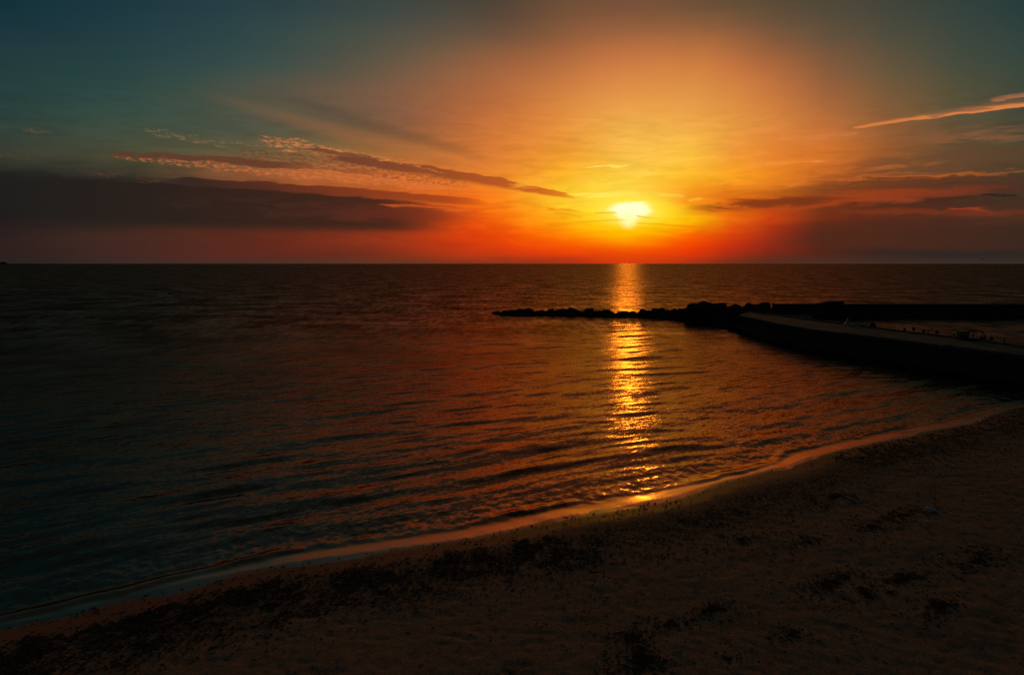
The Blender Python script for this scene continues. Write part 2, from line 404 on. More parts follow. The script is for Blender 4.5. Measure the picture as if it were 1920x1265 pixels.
def polar(name, mat, azs, rs, zf, attrs=None, smooth=True):
    A, Rr = np.meshgrid(np.radians(azs), rs)
    x = Rr * np.sin(A); y = Rr * np.cos(A)
    z, at, ddx, ddy = zf(x, y, Rr)
    co = np.stack([x + ddx, y + ddy, z], -1).reshape(-1, 3).astype(np.float32)
    nr, na = x.shape
    idx = np.arange(nr*na).reshape(nr, na)
    f = np.stack([idx[:-1, :-1], idx[:-1, 1:], idx[1:, 1:], idx[1:, :-1]], -1).reshape(-1, 4)
    f = f[:, ::-1]
    me = bpy.data.meshes.new(name)
    me.vertices.add(len(co)); me.vertices.foreach_set('co', co.ravel())
    me.loops.add(f.size); me.loops.foreach_set('vertex_index', f.ravel().astype(np.int32))
    me.polygons.add(len(f)); me.polygons.foreach_set('loop_start', np.arange(0, f.size, 4, dtype=np.int32))
    me.polygons.foreach_set('loop_total', np.full(len(f), 4, dtype=np.int32))
    me.update(calc_edges=True)
    me.polygons.foreach_set('use_smooth', np.ones(len(f), bool))
    for k, v in at.items():
        q = me.attributes.new(k, 'FLOAT', 'POINT'); q.data.foreach_set('value', v.reshape(-1).astype(np.float32))
    o = link_mesh(name, me, mat)
    return o

def mat_new(name):
    m = bpy.data.materials.new(name); m.use_nodes = True; m.node_tree.nodes.clear()
    n = NT(m.node_tree)
    out = n.new('ShaderNodeOutputMaterial'); b = n.new('ShaderNodeBsdfPrincipled')
    n.link(b.outputs[0], out.inputs[0]); return m, n, b
def attr(n, name):
    a = n.new('ShaderNodeAttribute', attribute_name=name); return X(n, a.outputs['Fac'])

# ------------------------------------------------------------------ water material
WAVE_T = R(33)                                 # direction of the crests on the ground
wm, n, b = mat_new('sea_water')
geo = n.new('ShaderNodeNewGeometry')
sp = n.new('ShaderNodeSeparateXYZ'); n.link(geo.outputs['Position'], sp.inputs[0])
px_, py_ = X(n, sp.outputs[0]), X(n, sp.outputs[1])
ct, st = math.cos(WAVE_T), math.sin(WAVE_T)
ca = px_ * ct + py_ * st                       # along the crests
cb = py_ * ct - px_ * st                       # across them (out to sea)
shore = attr(n, 'shore')                       # metres of water to the shoreline
far = attr(n, 'far')
calm = n.sm(shore, 0.9, 2.0, 0.16, 1.0)
patch = n.noise(n.xyz(ca * 0.035, cb * 0.11), 1.0, 3.0, 0.6)
calm = calm * n.sm(patch, 0.3, 0.7, 0.62, 1.25)
def slopes(sx, sy, seed, detail, rough):
    q = n.new('ShaderNodeTexNoise'); q.inputs['Scale'].default_value = 1.0
    q.inputs['Detail'].default_value = detail; q.inputs['Roughness'].default_value = rough
    n.put(q.inputs['Vector'], n.xyz(ca * sx, cb * sy, seed))
    s = n.new('ShaderNodeSeparateColor'); n.link(q.outputs['Color'], s.inputs[0])
    return X(n, s.outputs[0]) - 0.5, X(n, s.outputs[1]) - 0.5
a1, b1 = slopes(0.5, 2.8, 1.0, 5.0, 0.62)      # ripples of a few decimetres
q3 = n.new('ShaderNodeTexNoise'); q3.inputs['Scale'].default_value = 1.0; q3.inputs['Detail'].default_value = 3.0; q3.inputs['Roughness'].default_value = .6
n.put(q3.inputs['Vector'], n.xyz(px_ * .55 + py_ * .1, py_ * 1.3 - px_ * .3, 21.0))                  # short steep chop facing the sun
b3 = (X(n, q3.outputs['Fac']) - 0.5) * .26 * n.sm(shore, 2.0, 14.0)
a4, b4 = slopes(4.2, 11.0, 33.0, 2.0, 0.6)      # wind wrinkles of a hand's breadth
a2, b2 = slopes(0.18, 0.55, 9.0, 2.0, 0.5)     # longer waves, only where the mesh is too coarse for them
sa = (a1 * 0.25 + a4 * 0.32) * calm + a2 * 0.08 * far
sb = (b1 * 0.58 + b4 * 0.50) * calm + b2 * 0.22 * far
nx = sa * ct - sb * st
ny = sa * st + sb * ct + b3
vm = n.new('ShaderNodeVectorMath', operation='ADD'); n.link(geo.outputs['Normal'], vm.inputs[0]); n.put(vm.inputs[1], n.xyz(nx, ny, 0.0))
vn = n.new('ShaderNodeVectorMath', operation='NORMALIZE'); n.link(vm.outputs[0], vn.inputs[0])
n.link(vn.outputs[0], b.inputs['Normal'])
b.inputs['Base Color'].default_value = (0.0010, 0.0034, 0.0034, 1)
b.inputs['Specular IOR Level'].default_value = 0.0; b.inputs['Roughness'].default_value = 1.0
gl = n.new('ShaderNodeBsdfAnisotropic', distribution='GGX')
gl.inputs['Color'].default_value = (1.0, 0.59, 0.44, 1)
dist = n.math('SQRT', px_ * px_ + py_ * py_)
rfar = n.sm(n.math('LOGARITHM', dist, 10.0), 1.4, 2.65)
n.put(gl.inputs['Roughness'], n.math('MULTIPLY_ADD', rfar, .28, .11) + n.sm(shore, .7, 1.15, .08, 0.0))
n.link(vn.outputs[0], gl.inputs['Normal'])
fr = n.new('ShaderNodeFresnel'); fr.inputs['IOR'].default_value = 1.33; n.link(vn.outputs[0], fr.inputs['Normal'])
streaks = n.noise(n.xyz(px_ * .09, py_ * .075, 4.0), 1.0, 5.0, .62)          # dark breaks in the far sun glitter, painted into the reflectivity
streaks = n.sm(streaks, .34, .68, .45, 1.5)
streaks = n.math('MULTIPLY_ADD', streaks - 1.0, n.sm(rfar, .1, .7), 1.0)
glint_grain = n.sm(n.noise(n.xyz(px_ * .8, py_ * .17, 9.0), 1.0, 4.0, .7), .34, .68, .45, 1.55)  # finer glint grain of the far glitter, also painted into the reflectivity
streaks = streaks * n.math('MULTIPLY_ADD', glint_grain - 1.0, n.sm(rfar, .25, .7), 1.0)
sheet = n.sm(shore, .5, .95, 1.0, 0.0)        # the glassy sheet of swash
fac = X(n, fr.outputs[0]) * n.sm(rfar, 0, 1, .26, .31, 'LINEAR') * streaks * n.math('MULTIPLY_ADD', sheet, .7, 1.0)
fo = n.noise(n.xyz(ca * 1.4, cb * 3.4, 5.0), 1.0, 6.0, .72)
foam = n.sm(shore, .55, .95) * n.sm(shore, 1.25, 1.9, 1, 0) * n.sm(fo, .57, .66) * n.sm(n.noise(n.xyz(ca * .22, 0.0, 2.0), 1.0, 2.0), .45, .62)
fd = n.new('ShaderNodeBsdfDiffuse'); fd.inputs['Color'].default_value = (.55, .58, .58, 1)
mx = n.new('ShaderNodeMixShader'); n.put(mx.inputs[0], fac)
n.link(b.outputs[0], mx.inputs[1]); n.link(gl.outputs[0], mx.inputs[2])
mf = n.new('ShaderNodeMixShader'); n.put(mf.inputs[0], foam * .8); n.link(mx.outputs[0], mf.inputs[1]); n.link(fd.outputs[0], mf.inputs[2])
n.link(mf.outputs[0], [q for q in wm.node_tree.nodes if q.type == 'OUTPUT_MATERIAL'][0].inputs[0])
WATER = wm

# waves as real geometry
_r = random.Random(3)
COMP = []
for i in range(46):
    lam = 0.9 * (11.0 / 0.9) ** (i / 45.0)
    spread = R(_r.gauss(0, 10)) + (R(-6) if lam > 4 else 0)
    th_ = WAVE_T + math.pi/2 + spread
    k = 2*math.pi/lam
    slope = 0.019 if lam < 2.2 else (0.011 if lam < 5 else 0.006)
    COMP.append((k*math.cos(th_), k*math.sin(th_), slope/k, lam, _r.uniform(0, 6.28)))
def water_f(x, y, r):
    s = -shore_dist(x, y)
    dr = np.gradient(r, axis=0); da = r * (np.radians(0.13))
    grid = np.maximum(dr, da)
    damp = sstep(0.2, 5.0, s) * 0.92 + 0.08
    wx = x + (fbm(x*.05, y*.05, 2) - .5) * 7; wy = y + (fbm(x*.05+40, y*.05, 2) - .5) * 7
    z = np.zeros_like(x); ddx = np.zeros_like(x); ddy = np.zeros_like(x)
    grp = 0.55 + 0.9 * fbm(x*.06, y*.06+9, 2)
    for kx, ky, a, lam, ph in COMP:
        fade = np.clip((lam / grid - 3.0) / 3.0, 0, 1)
        p = kx*wx + ky*wy + ph
        z += a * fade * np.cos(p); q = a * fade * 0.7 * np.sin(p); kk = math.hypot(kx, ky)
        ddx -= q * kx / kk; ddy -= q * ky / kk
    m = damp * grp
    z *= m; ddx *= m; ddy *= m
    # small shore waves: ridges parallel to the waterline, the first one just breaking
    al = x*math.cos(WAVE_T) + y*math.sin(WAVE_T)
    sw = s + (fbm(al*.12, al*0+3, 2) - .5) * 2.0 + (fbm(x*1.1, y*1.1, 3) - .5) * .55
    for c, w, h in ((1.2, .32, .075), (3.4, .6, .04), (6.2, .8, .05), (9.6, 1.0, .05), (13.4, 1.2, .05)):
        amp = h * np.clip(-.45 + 2.7 * fbm(al*.30 + c*7, al*0 + c, 3), .03, 1.5) * sstep(-34, -4, al) ** .5
        t = (sw - c) / w
        prof = np.where(t < 0, np.exp(-(t*1.9)**2), np.exp(-(t*.75)**2))
        z += amp * prof
    # the thin sheet of swash lies on the sloping sand
    z += 0.10 * np.clip(1.25 - s, 0, 1.25)
    z = z + sstep(1.3, .2, s) * (fbm(al*.45, al*0 + 8, 3, .6) - .5) * .075
    z = np.where(s < 0, .125 + .012 + (fbm(al*.45, al*0 + 8, 3, .6) - .5) * .075, z) - .5 * sstep(.9, 1.6, -s)
    z += (fbm(x*3.1, y*3.1, 3, .6) - .5) * .085 * sstep(.5, 1.6, s) * sstep(4.5, 2.0, s)
    return z, {'shore': s, 'far': sstep(.5, 2.5, grid), 'grid': grid}, ddx, ddy
azs = np.concatenate([np.arange(-80, -44, 1.2), np.arange(-44, 44, 0.13), np.arange(44, 80.1, 1.2)])
rs = [12.0]
while rs[-1] < 45000:
    r0 = rs[-1]
    rs.append(r0 + (0.10 + r0*0.0021 if r0 < 260 else 0.646 + (r0-260)*0.035))
water = polar('water', WATER, azs, np.array(rs), water_f)
tag(water, kind='structure')

# ------------------------------------------------------------------ sand
sm_, n, b = mat_new('beach_sand')
geo = n.new('ShaderNodeNewGeometry'); pos = geo.outputs['Position']
inl = attr(n, 'inland')
g1 = n.noise(pos, 1.3, 4, .6); g2 = n.noise(pos, 14.0, 3, .65); g3 = n.noise(pos, 70.0, 2, .6)
edge = (inl + (g1 - 0.5) * 0.9)
wet = n.sm(edge, 0.9, 2.1, 1, 0)
film = n.sm(inl + (g1 - 0.5) * 0.25, 0.05, 0.75, 1, 0)
dryc = n.mix(g1, (0.46, 0.285, 0.235), (0.60, 0.385, 0.32))
dryc = n.mix(n.sm(g2, .35, .7), dryc, (0.31, 0.205, 0.15))
# scraps of dark seagrass trodden into the sand
weed = n.noise(pos, 0.33, 4, .62, .4); wf = n.noise(pos, 9.0, 3, .7)
wmask = n.sm(weed, .55, .68) * n.sm(wf, .44, .56)
strand = n.sm(edge, 1.7, 2.2) * n.sm(edge, 3.2, 5.2, 1, 0) * n.sm(wf + (g1-.5)*.6, .40, .55)
dryc = n.mix(n.math('MAXIMUM', wmask * 0.4, strand * .55), dryc, (0.035, 0.022, 0.016))
c = n.mix(wet, dryc, (0.50, 0.20, 0.115))  # wet band; the warm sheen of its gloss is put into the base colour
n.put(b.inputs['Base Color'], c)
rough = n.sm(wet, 0, 1, 1.0, 0.56)
n.put(b.inputs['Roughness'], rough - film * 0.30)
n.put(b.inputs['Specular IOR Level'], n.sm(wet, 0, 1, 0.04, 0.07))
bp = n.new('ShaderNodeBump'); bp.inputs['Distance'].default_value = 0.03
n.put(bp.inputs['Strength'], n.sm(wet, 0, 1, 0.8, 0.06))
n.put(bp.inputs['Height'], g2 * 0.8 + g3 * 0.35 + g1)
n.link(bp.outputs[0], b.inputs['Normal'])
SAND = sm_
def sand_f(x, y, r):
    s = shore_dist(x, y)
    z = beach_z(x, y, s)
    return z, {'inland': s}, 0*x, 0*x
azs = np.concatenate([np.arange(-180, -48, 3.0), np.arange(-48, 48, 0.16), np.arange(48, 180.1, 3.0)])
rs = [0.5, 2, 4, 6, 8, 10]
while rs[-1] < 60000:
    r0 = rs[-1]
    rs.append(r0 + (0.045 + r0*0.0018 if r0 < 75 else 0.18 + (r0-75)*0.12))
beach = polar('beach', SAND, azs, np.array(rs), sand_f)
tag(beach, kind='structure')

def on_beach(px, py):
    r = ray(px, py); t0 = (CAM_H) / -r[2]
    ts = np.linspace(t0*0.6, t0*1.02, 700)
    x = r[0]*ts; y = r[1]*ts; z = CAM_H + r[2]*ts
    h = beach_z(x, y); k = np.argmax(z < h)
    return float(x[k]), float(y[k]), float(h[k])

# ------------------------------------------------------------------ simple materials
def rough_mat(name, c0, c1, scale=3.0, rough=.85, bump=.3, bdist=.03, spec=.4, metal=0.0):
    m, n, b = mat_new(name)
    tcn = n.new('ShaderNodeTexCoord')
    a = n.noise(tcn.outputs['Object'], scale, 5, .6); d = n.noise(tcn.outputs['Object'], scale*6, 3, .6)
    n.put(b.inputs['Base Color'], n.mix(n.sm(a, .35, .65), c0, c1))
    b.inputs['Roughness'].default_value = rough; b.inputs['Specular IOR Level'].default_value = spec
    b.inputs['Metallic'].default_value = metal
    bp = n.new('ShaderNodeBump'); bp.inputs['Strength'].default_value = bump; bp.inputs['Distance'].default_value = bdist
    n.put(bp.inputs['Height'], a + d * .4); n.link(bp.outputs[0], b.inputs['Normal'])
    return m
ROCK = rough_mat('boulder_stone', (.05, .042, .035), (.10, .08, .065), 1.2, .95, .6, .08, .1)
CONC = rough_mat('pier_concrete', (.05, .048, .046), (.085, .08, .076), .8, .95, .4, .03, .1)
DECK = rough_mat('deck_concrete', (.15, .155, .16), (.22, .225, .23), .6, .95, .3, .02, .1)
WEED = rough_mat('dry_seagrass', (.07, .045, .032), (.14, .09, .06), 5, .9, .2, .01)
GREEN = rough_mat('green_paint', (.05, .20, .16), (.07, .26, .20), 2, .5, .1, .005)
METAL = rough_mat('galvanised_tube', (.12, .12, .12), (.2, .2, .2), 6, .5, .1, .004, .5, .6)
BLACK = rough_mat('black_plastic', (.012, .012, .013), (.02, .02, .02), 4, .55, .1, .004)
PALE = rough_mat('pale_sheet', (.30, .33, .33), (.40, .42, .41), 3, .7, .3, .02)
WHITE = rough_mat('white_plastic', (.7, .7, .7), (.8, .8, .8), 5, .45, .2, .01)
RED = rough_mat('red_plastic', (.28, .02, .02), (.36, .035, .03), 3, .45, .1, .005)
ORANGE = rough_mat('dark_orange_plastic', (.20, .07, .02), (.26, .09, .03), 3, .45, .1, .005)
WOOD = rough_mat('bleached_wood', (.34, .24, .16), (.46, .34, .23), 6, .85, .4, .01)
FEATHER = rough_mat('gull_feather', (.10, .10, .10), (.22, .22, .22), 6, .8, .1, .005)
LAND = rough_mat('far_land', (.03, .035, .025), (.06, .06, .04), .01, .95, .2, 1)

# ------------------------------------------------------------------ far headland on the horizon
bm = bmesh.new(); prev = None
for i in range(60):
    px = -160 + i * 6.5
    a = R(azel(px, 494)[0]); D = 9000
    hh = 4 + (26 if px < 14 else 0) * (0.7 + .3*math.sin(px*.21)) + 6*mnoise.noise(Vector((px*.05, 0, 0)))
    if px > 14: hh = max(1.5, 9 - (px-14)*.035 + 4*mnoise.noise(Vector((px*.08, 3, 0))))
    ring = [bm.verts.new((math.sin(a)*(D+q), math.cos(a)*(D+q), z)) for q, z in ((0, -2), (120, hh*.8), (400, hh), (900, hh*.7), (1300, -2))]
    if prev:
        for k in range(4): bm.faces.new((prev[k], ring[k], ring[k+1], prev[k+1]))
    prev = ring
o = from_bm('headland', bm, LAND); tag(o, kind='structure')

# ------------------------------------------------------------------ pier (concrete mole running out to sea on the right)
ZD = 2.4
NEAR = [gp(*q, ZD) for q in [(1385, 590.6), (1414, 596.5), (1460, 606), (1523, 617), (1600, 626), (1660, 633), (1738, 643), (1822, 652.5), (1920, 665)]]
NEAR += [(44.2, 51), (45.6, 45), (48, 36)]
FAR = [gp(*q, ZD) for q in [(1404, 584), (1450, 590), (1500, 597), (1560, 604.7), (1625, 612.5), (1700, 622.5), (1766, 630), (1841, 639), (1920, 650.7)]]
FAR += [(49.0, 51), (50.6, 45), (53, 36)]
pier = empty('concrete_pier', (NEAR[4][0], NEAR[4][1], 0))
tag(pier, 'long low concrete pier curving out from the beach on the right', 'pier')
pl = Vector(pier.location)
def resample(P, k):
    out = []
    for i in range(len(P)-1):
        for j in range(k):
            t = j/k; out.append((P[i][0]*(1-t)+P[i+1][0]*t, P[i][1]*(1-t)+P[i+1][1]*t))
    out.append(P[-1]); return out
NR, FR = resample(NEAR, 6), resample(FAR, 6)
bm = bmesh.new(); prev = None                  # deck slab
for i, (a, c) in enumerate(zip(NR, FR)):
    jz = 0.015 * math.sin(i*1.7)
    ring = [bm.verts.new(Vector(p) - pl) for p in ((a[0], a[1], ZD-.28), (a[0], a[1], ZD-.03), (a[0]+.05, a[1], ZD+jz),
            (c[0]-.05, c[1], ZD+jz), (c[0], c[1], ZD-.03), (c[0], c[1], ZD-.28))]
    if prev:
        for k in range(6): bm.faces.new((prev[k], prev[(k+1) % 6], ring[(k+1) % 6], ring[k]))
    else: bm.faces.new(ring[::-1])
    prev = ring
bm.faces.new(prev)
bmesh.ops.recalc_face_normals(bm, faces=bm.faces)
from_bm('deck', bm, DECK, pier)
bm = bmesh.new(); prev = None                  # wall under the slab, battered and rough
for i, (a, c) in enumerate(zip(NR, FR)):
    j = .10*mnoise.noise(Vector((i*.9, 1, 0))); j2 = .25*mnoise.noise(Vector((i*.7, 5, 0)))
    ring = [bm.verts.new(Vector(p) - pl) for p in ((a[0]-.55+j2, a[1], -1.6), (a[0]-.5+j2, a[1], .3), (a[0]-.2+j, a[1], .9), (a[0]+.10, a[1], ZD-.283),
            (c[0]-.10, c[1], ZD-.283), (c[0]+.3+j, c[1], .5), (c[0]+.4, c[1], -1.6))]
    if prev:
        for k in range(6): bm.faces.new((prev[k], prev[k+1], ring[k+1], ring[k]))
    else: bm.faces.new(ring[::-1])
    prev = ring
bm.faces.new(prev)
bmesh.ops.recalc_face_normals(bm, faces=bm.faces)
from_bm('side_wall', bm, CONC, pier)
bm = bmesh.new()                               # raised kerb along the harbour edge
for i in range(0, len(FR)-2, 2):
    a, c = FR[i], FR[i+2]; L = math.dist(a, c)
    bm_box(bm, Vector(((a[0]+c[0])/2-.22, (a[1]+c[1])/2, ZD+.085)) - pl, (L*.93, .28, .16), math.atan2(c[1]-a[1], c[0]-a[0]), .02)
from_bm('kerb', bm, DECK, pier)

# ------------------------------------------------------------------ outer breakwater: quay, high parapet, ramp block
WX0 = gp(1459, 570.5, 2.52)[0]
brk = empty('breakwater_wall', (WX0, 127, 0))
tag(brk, 'long straight concrete breakwater wall behind the harbour basin', 'wall')
bo = Vector(brk.location)
def slabs(bm, x0, x1, y0, y1, z0, z1, step, gap=.04, jit=.03, bev=.04):
    x = x0; rnd = random.Random(int(z1*100)+7)
    while x < x1:
        w = min(step*rnd.uniform(.85, 1.15), x1-x)
        dz = rnd.uniform(-jit, jit)
        bm_box(bm, Vector((x+w/2, (y0+y1)/2 + rnd.uniform(-jit, jit), (z0+z1+dz)/2)) - bo, (w-gap, y1-y0, z1-z0+dz), 0, bev)
        x += w
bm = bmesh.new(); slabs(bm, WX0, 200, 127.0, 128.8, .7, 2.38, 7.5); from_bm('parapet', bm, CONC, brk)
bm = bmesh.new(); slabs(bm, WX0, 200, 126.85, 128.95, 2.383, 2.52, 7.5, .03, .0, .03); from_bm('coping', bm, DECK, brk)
bm = bmesh.new(); slabs(bm, WX0+6.5, 200, 125.4, 126.95, -1.8, .95, 9.0); from_bm('quay', bm, CONC, brk)
bm = bmesh.new(); slabs(bm, WX0-1, 200, 129.0, 133, -1.8, 1.6, 6.0); from_bm('base_block', bm, CONC, brk)
xa, xb, xc = gp(1538, 570, 2.53)[0], gp(1553, 566.5, 2.8)[0], gp(1579.6, 565.5, 2.9)[0]
bm = bmesh.new()
vs_ = [bm.verts.new(Vector(p) - bo) for y in (127.1, 128.7) for p in ((xa, y, 2.525), (xb, y, 2.93), (xc, y, 3.03), (xc, y, 2.525))]
bm.faces.new(vs_[:4]); bm.faces.new(vs_[4:][::-1])
for k in range(4): bm.faces.new((vs_[k], vs_[k+4], vs_[(k+1) % 4+4], vs_[(k+1) % 4]))
bmesh.ops.recalc_face_normals(bm, faces=bm.faces)
from_bm('ramp_block', bm, CONC, brk)
# platform that links pier, rocks and breakwater
bm = bmesh.new()
ZP = .9
PF = [gp(1336, 586, 2.1), gp(1385, 591, 2.1), (FAR[3][0]+.6, FAR[3][1]), (FAR[2][0]+1.5, FAR[2][1]+4), (WX0+7, 125.3), (WX0+7, 126.8), (WX0-3, 126.8), (35, 118)]
top = [bm.verts.new((p[0], p[1], ZP + .1*math.sin(i*2))) for i, p in enumerate(PF)]
bot = [bm.verts.new((p[0], p[1], -1.5)) for p in PF]
bm.faces.new(top)
for k in range(len(PF)): bm.faces.new((top[k], bot[k], bot[(k+1) % len(PF)], top[(k+1) % len(PF)]))
bmesh.ops.recalc_face_normals(bm, faces=bm.faces)
o = from_bm('pier_head', bm, CONC); tag(o, 'broad grey concrete apron where pier meets breakwater wall behind the tall boulders', 'platform')

# ------------------------------------------------------------------ boulders
def rock_mesh(seed, sx, sy, sz, flat=0.0):
    rnd = random.Random(seed); bm = bmesh.new()
    for i in range(26):
        v = Vector((rnd.gauss(0, 1), rnd.gauss(0, 1), rnd.gauss(0, 1))).normalized()
        m = max(abs(v.x), abs(v.y), abs(v.z)); v = v * (m ** -.85) * .76 * rnd.uniform(.84, 1.05)
        bm.verts.new(v)
    bmesh.ops.convex_hull(bm, input=bm.verts)
    for v in [v for v in bm.verts if not v.link_faces]: bm.verts.remove(v)
    bmesh.ops.triangulate(bm, faces=bm.faces[:])
    bmesh.ops.subdivide_edges(bm, edges=[e for e in bm.edges if e.calc_length() > .25], cuts=2, use_grid_fill=True)
    bmesh.ops.triangulate(bm, faces=bm.faces[:])
    bmesh.ops.smooth_vert(bm, verts=bm.verts[:], factor=.25, use_axis_x=True, use_axis_y=True, use_axis_z=True)
    o = Vector((seed*1.37, seed*.71, 0))
    for v in bm.verts:
        v.co += v.co.normalized() * (mnoise.noise(v.co*1.7 + o)*.18 + mnoise.noise(v.co*5 + o)*.06)
        v.co.x *= sx; v.co.y *= sy; v.co.z *= sz
    me = bpy.data.meshes.new('boulder'); bm.normal_update(); bm.to_mesh(me); bm.free(); return me
def boulder(px0, px1, pytop, Y, label, group, seed, zb=-0.6, depth=None, name='boulder', tilt=.15):
    """boulder whose outline spans px0..px1 and reaches pytop when seen from the camera, standing at distance Y"""
    def atY(px, py): r = ray(px, py); t = Y / r[1]; return r[0]*t, CAM_H + r[2]*t
    x0 = atY(px0, 590)[0]; x1 = atY(px1, 590)[0]; zt = atY((px0+px1)/2, pytop)[1]
    w = x1-x0; h = zt-zb; dpt = depth or max(w*.8, 1.2)
    hh = (zt - .0) if zb < 0 else h*.5
    me = rock_mesh(seed, w*.60, dpt*.5, (hh*1.08) if zb < 0 else h*.53)
    o = link_mesh(name, me, ROCK); o.location = ((x0+x1)/2, Y, .0 if zb < 0 else zb+h*.5)
    rnd = random.Random(seed*3+1); o.rotation_euler = (rnd.uniform(-tilt, tilt)*.5, rnd.uniform(-tilt, tilt)*.5, 0)
    return tag(o, label, 'rock', group)

G = 'boulders of the rocky arm that runs out from the pier'
def armY(px):            # distance of the waterline of the rocky arm
    return float(np.interp(px, [920, 945, 1100, 1240, 1290, 1340, 1460], [137, 134, 131.5, 127, 121.5, 117, 116]))
ROW = [
 (924, 938, 582.6, 'tiny outlying rock just breaking the water, farthest out of all'),
 (942, 960, 579.8, 'low sloping rock that ends the solid row at its seaward tip'),
 (955, 978, 577.6, 'mid height boulder between the tip rock and the first tall hump'),
 (970, 1000, 574.4, 'first tall rounded boulder hump counted from the seaward tip'),
 (1001, 1024, 579.2, 'flat topped boulder right after the notch beside the first tall hump'),
 (1020, 1045, 577.2, 'slightly raised boulder following the flat topped one'),
 (1040, 1064, 577.8, 'boulder sloping up towards the broad middle hump'),
 (1058, 1094, 574.4, 'broad middle hump of the low row with stepped top'),
 (1096, 1112, 575.6, 'small square block standing up alone after the broad middle hump'),
 (1112, 1132, 581.2, 'low boulder in the dip beside the small square block'),
 (1126, 1155, 579.2, 'long low boulder on the left edge of the sun reflection'),
 (1152, 1180, 581.2, 'low boulder silhouetted squarely against the sun reflection'),
 (1176, 1198, 581.0, 'flat low boulder on the right edge of the sun reflection'),
 (1196, 1214, 575.8, 'small pointed boulder just right of the sun reflection'),
 (1210, 1226, 578.0, 'small boulder between the pointed one and the big square one'),
 (1221, 1253, 573.4, 'big square shouldered boulder beside a sharp notch'),
 (1250, 1280, 573.6, 'wedge shaped boulder rising right of the sharp notch'),
 (1266, 1300, 571.8, 'wide boulder leaning against the tallest crest'),
]
sd_ = 10
for (a, c, t, lab) in ROW:
    sd_ += 1
    boulder(a-3, c+3, t-.8, armY((a+c)/2), lab, G, sd_, depth=2.6)
# rubble at their feet, nothing tells these apart
rnd = random.Random(21)
for i in range(46):
    px = 946 + i*7.8 + rnd.uniform(-3, 3); w = rnd.uniform(14, 24)
    o = boulder(px-w/2, px+w/2, 580.2 + rnd.uniform(0, 4.0), armY(px) - rnd.uniform(.2, 1.6), 'low dark filler boulder in the rubble along the waterline of the rocky arm', 'rubble boulders at the foot of the rocky arm', 100+i, depth=rnd.uniform(1.2, 2.4))
BIG = [
 (1286, 1318, 566.5, 116.5, 'broad boulder stepping up to the tallest crest'),
 (1300, 1345, 562.4, 115.5, 'tallest and widest boulder forming the high crest of the arm'),
 (1334, 1366, 565.0, 114.5, 'boulder just right of the high crest with a stepped top'),
 (1360, 1388, 566.6, 114.5, 'flat middle boulder on the high part of the arm'),
 (1384, 1412, 564.6, 114.5, 'blocky boulder between the flat one and the domed end one'),
 (1406, 1447, 564.6, 114.0, 'smooth domed boulder ending the high part beside the wall gap'),
 (1436, 1470, 575.0, 113.0, 'low boulder filling the gap before the breakwater wall'),
]
for (a, c, t, Y, lab) in BIG:
    sd_ += 1; boulder(a-4, c+4, t-1.0, Y, lab, G, sd_, depth=3.4, zb=.02)
# sloping armour between the crest and the bay
for i in range(66):
    px = rnd.uniform(1248, 1418); Yw = float(np.interp(px, [1248, 1316, 1372, 1396, 1424], [123, 114.0, 103, 98.5, 92.5]))
    w = rnd.uniform(14, 26); k = rnd.random(); Y = Yw + 5.5*k
    base = 632.5 + F*math.tan(math.atan((10-.4-2.2*k)/Y) - PITCH)
    boulder(px-w/2, px+w/2, base - rnd.uniform(1, 4) - (2.5 if px > 1372 else 0), Y, 'dark armour boulder on the bay side slope below the tallest crest', 'armour boulders below the tallest crest', 200+i, depth=rnd.uniform(1.6, 2.8))
# loose rocks along the pier's foot
for i in range(40):
    t = rnd.uniform(.0, 1.0); k = t*(len(NR)-14); a = NR[int(k)]
    s = rnd.uniform(.35, .9)
    me = rock_mesh(300+i, s, s*rnd.uniform(.8, 1.3), s*.75)
    o = link_mesh('boulder', me, ROCK); o.location = (a[0]-.55-rnd.uniform(0, .6), a[1]+rnd.uniform(-1, 1), rnd.uniform(-.15, .12)); o.rotation_euler = (0, 0, rnd.uniform(0, 6))
    tag(o, 'small dark rock lying in the water against the side wall of the pier', 'rock', 'rocks along the foot of the pier')
for px, py, w, lab in ((1238, 598.5, 14, 'flat wave washed rock off the rubble, left of the two stray rocks'), (1322, 607, 10, 'little stray rock off the bay side slope near the pier')):
    sd_ += 1; X0, Y0 = gp(px, py); boulder(px-w/2, px+w/2, py-2.2, Y0, lab, 'stray rocks awash', sd_, zb=-.4, depth=1.0)
for px, w, lab in ((1861, 6, 'small dark stone on top of the breakwater wall, the left of two'), (1896, 7, 'small flat dark stone on top of the breakwater wall near the right edge')):
    sd_ += 1; boulder(px-w/2, px+w/2, 568.4, 128, lab, 'stones on top of the breakwater wall', sd_, zb=2.5, depth=.6)

# ------------------------------------------------------------------ things on the pier
x, y = gp(1803.5, 637, ZD)
cab = empty('utility_cabinet', (x+.25, y+.3, ZD), .12); tag(cab, 'green metal cabinet standing on the harbour edge of the pier', 'cabinet')
bm = bmesh.new(); bm_box(bm, (0, 0, .44), (.9, .6, .72), 0, .03); from_bm('body', bm, GREEN, cab)
bm = bmesh.new(); bm_box(bm, (0, 0, .83), (.98, .68, .06), 0, .015); from_bm('lid', bm, GREEN, cab)
bm = bmesh.new(); bm_box(bm, (.02, -.315, .44), (.76, .03, .6), 0, .01); d = from_bm('door', bm, GREEN, cab)
bm = bmesh.new(); bm_box(bm, (.32, -.34, .48), (.03, .03, .12), 0, .008); from_bm('handle', bm, METAL, d)
bm = bmesh.new(); bm_box(bm, (0, 0, .04), (.8, .5, .08), 0, .01); from_bm('base', bm, CONC, cab)

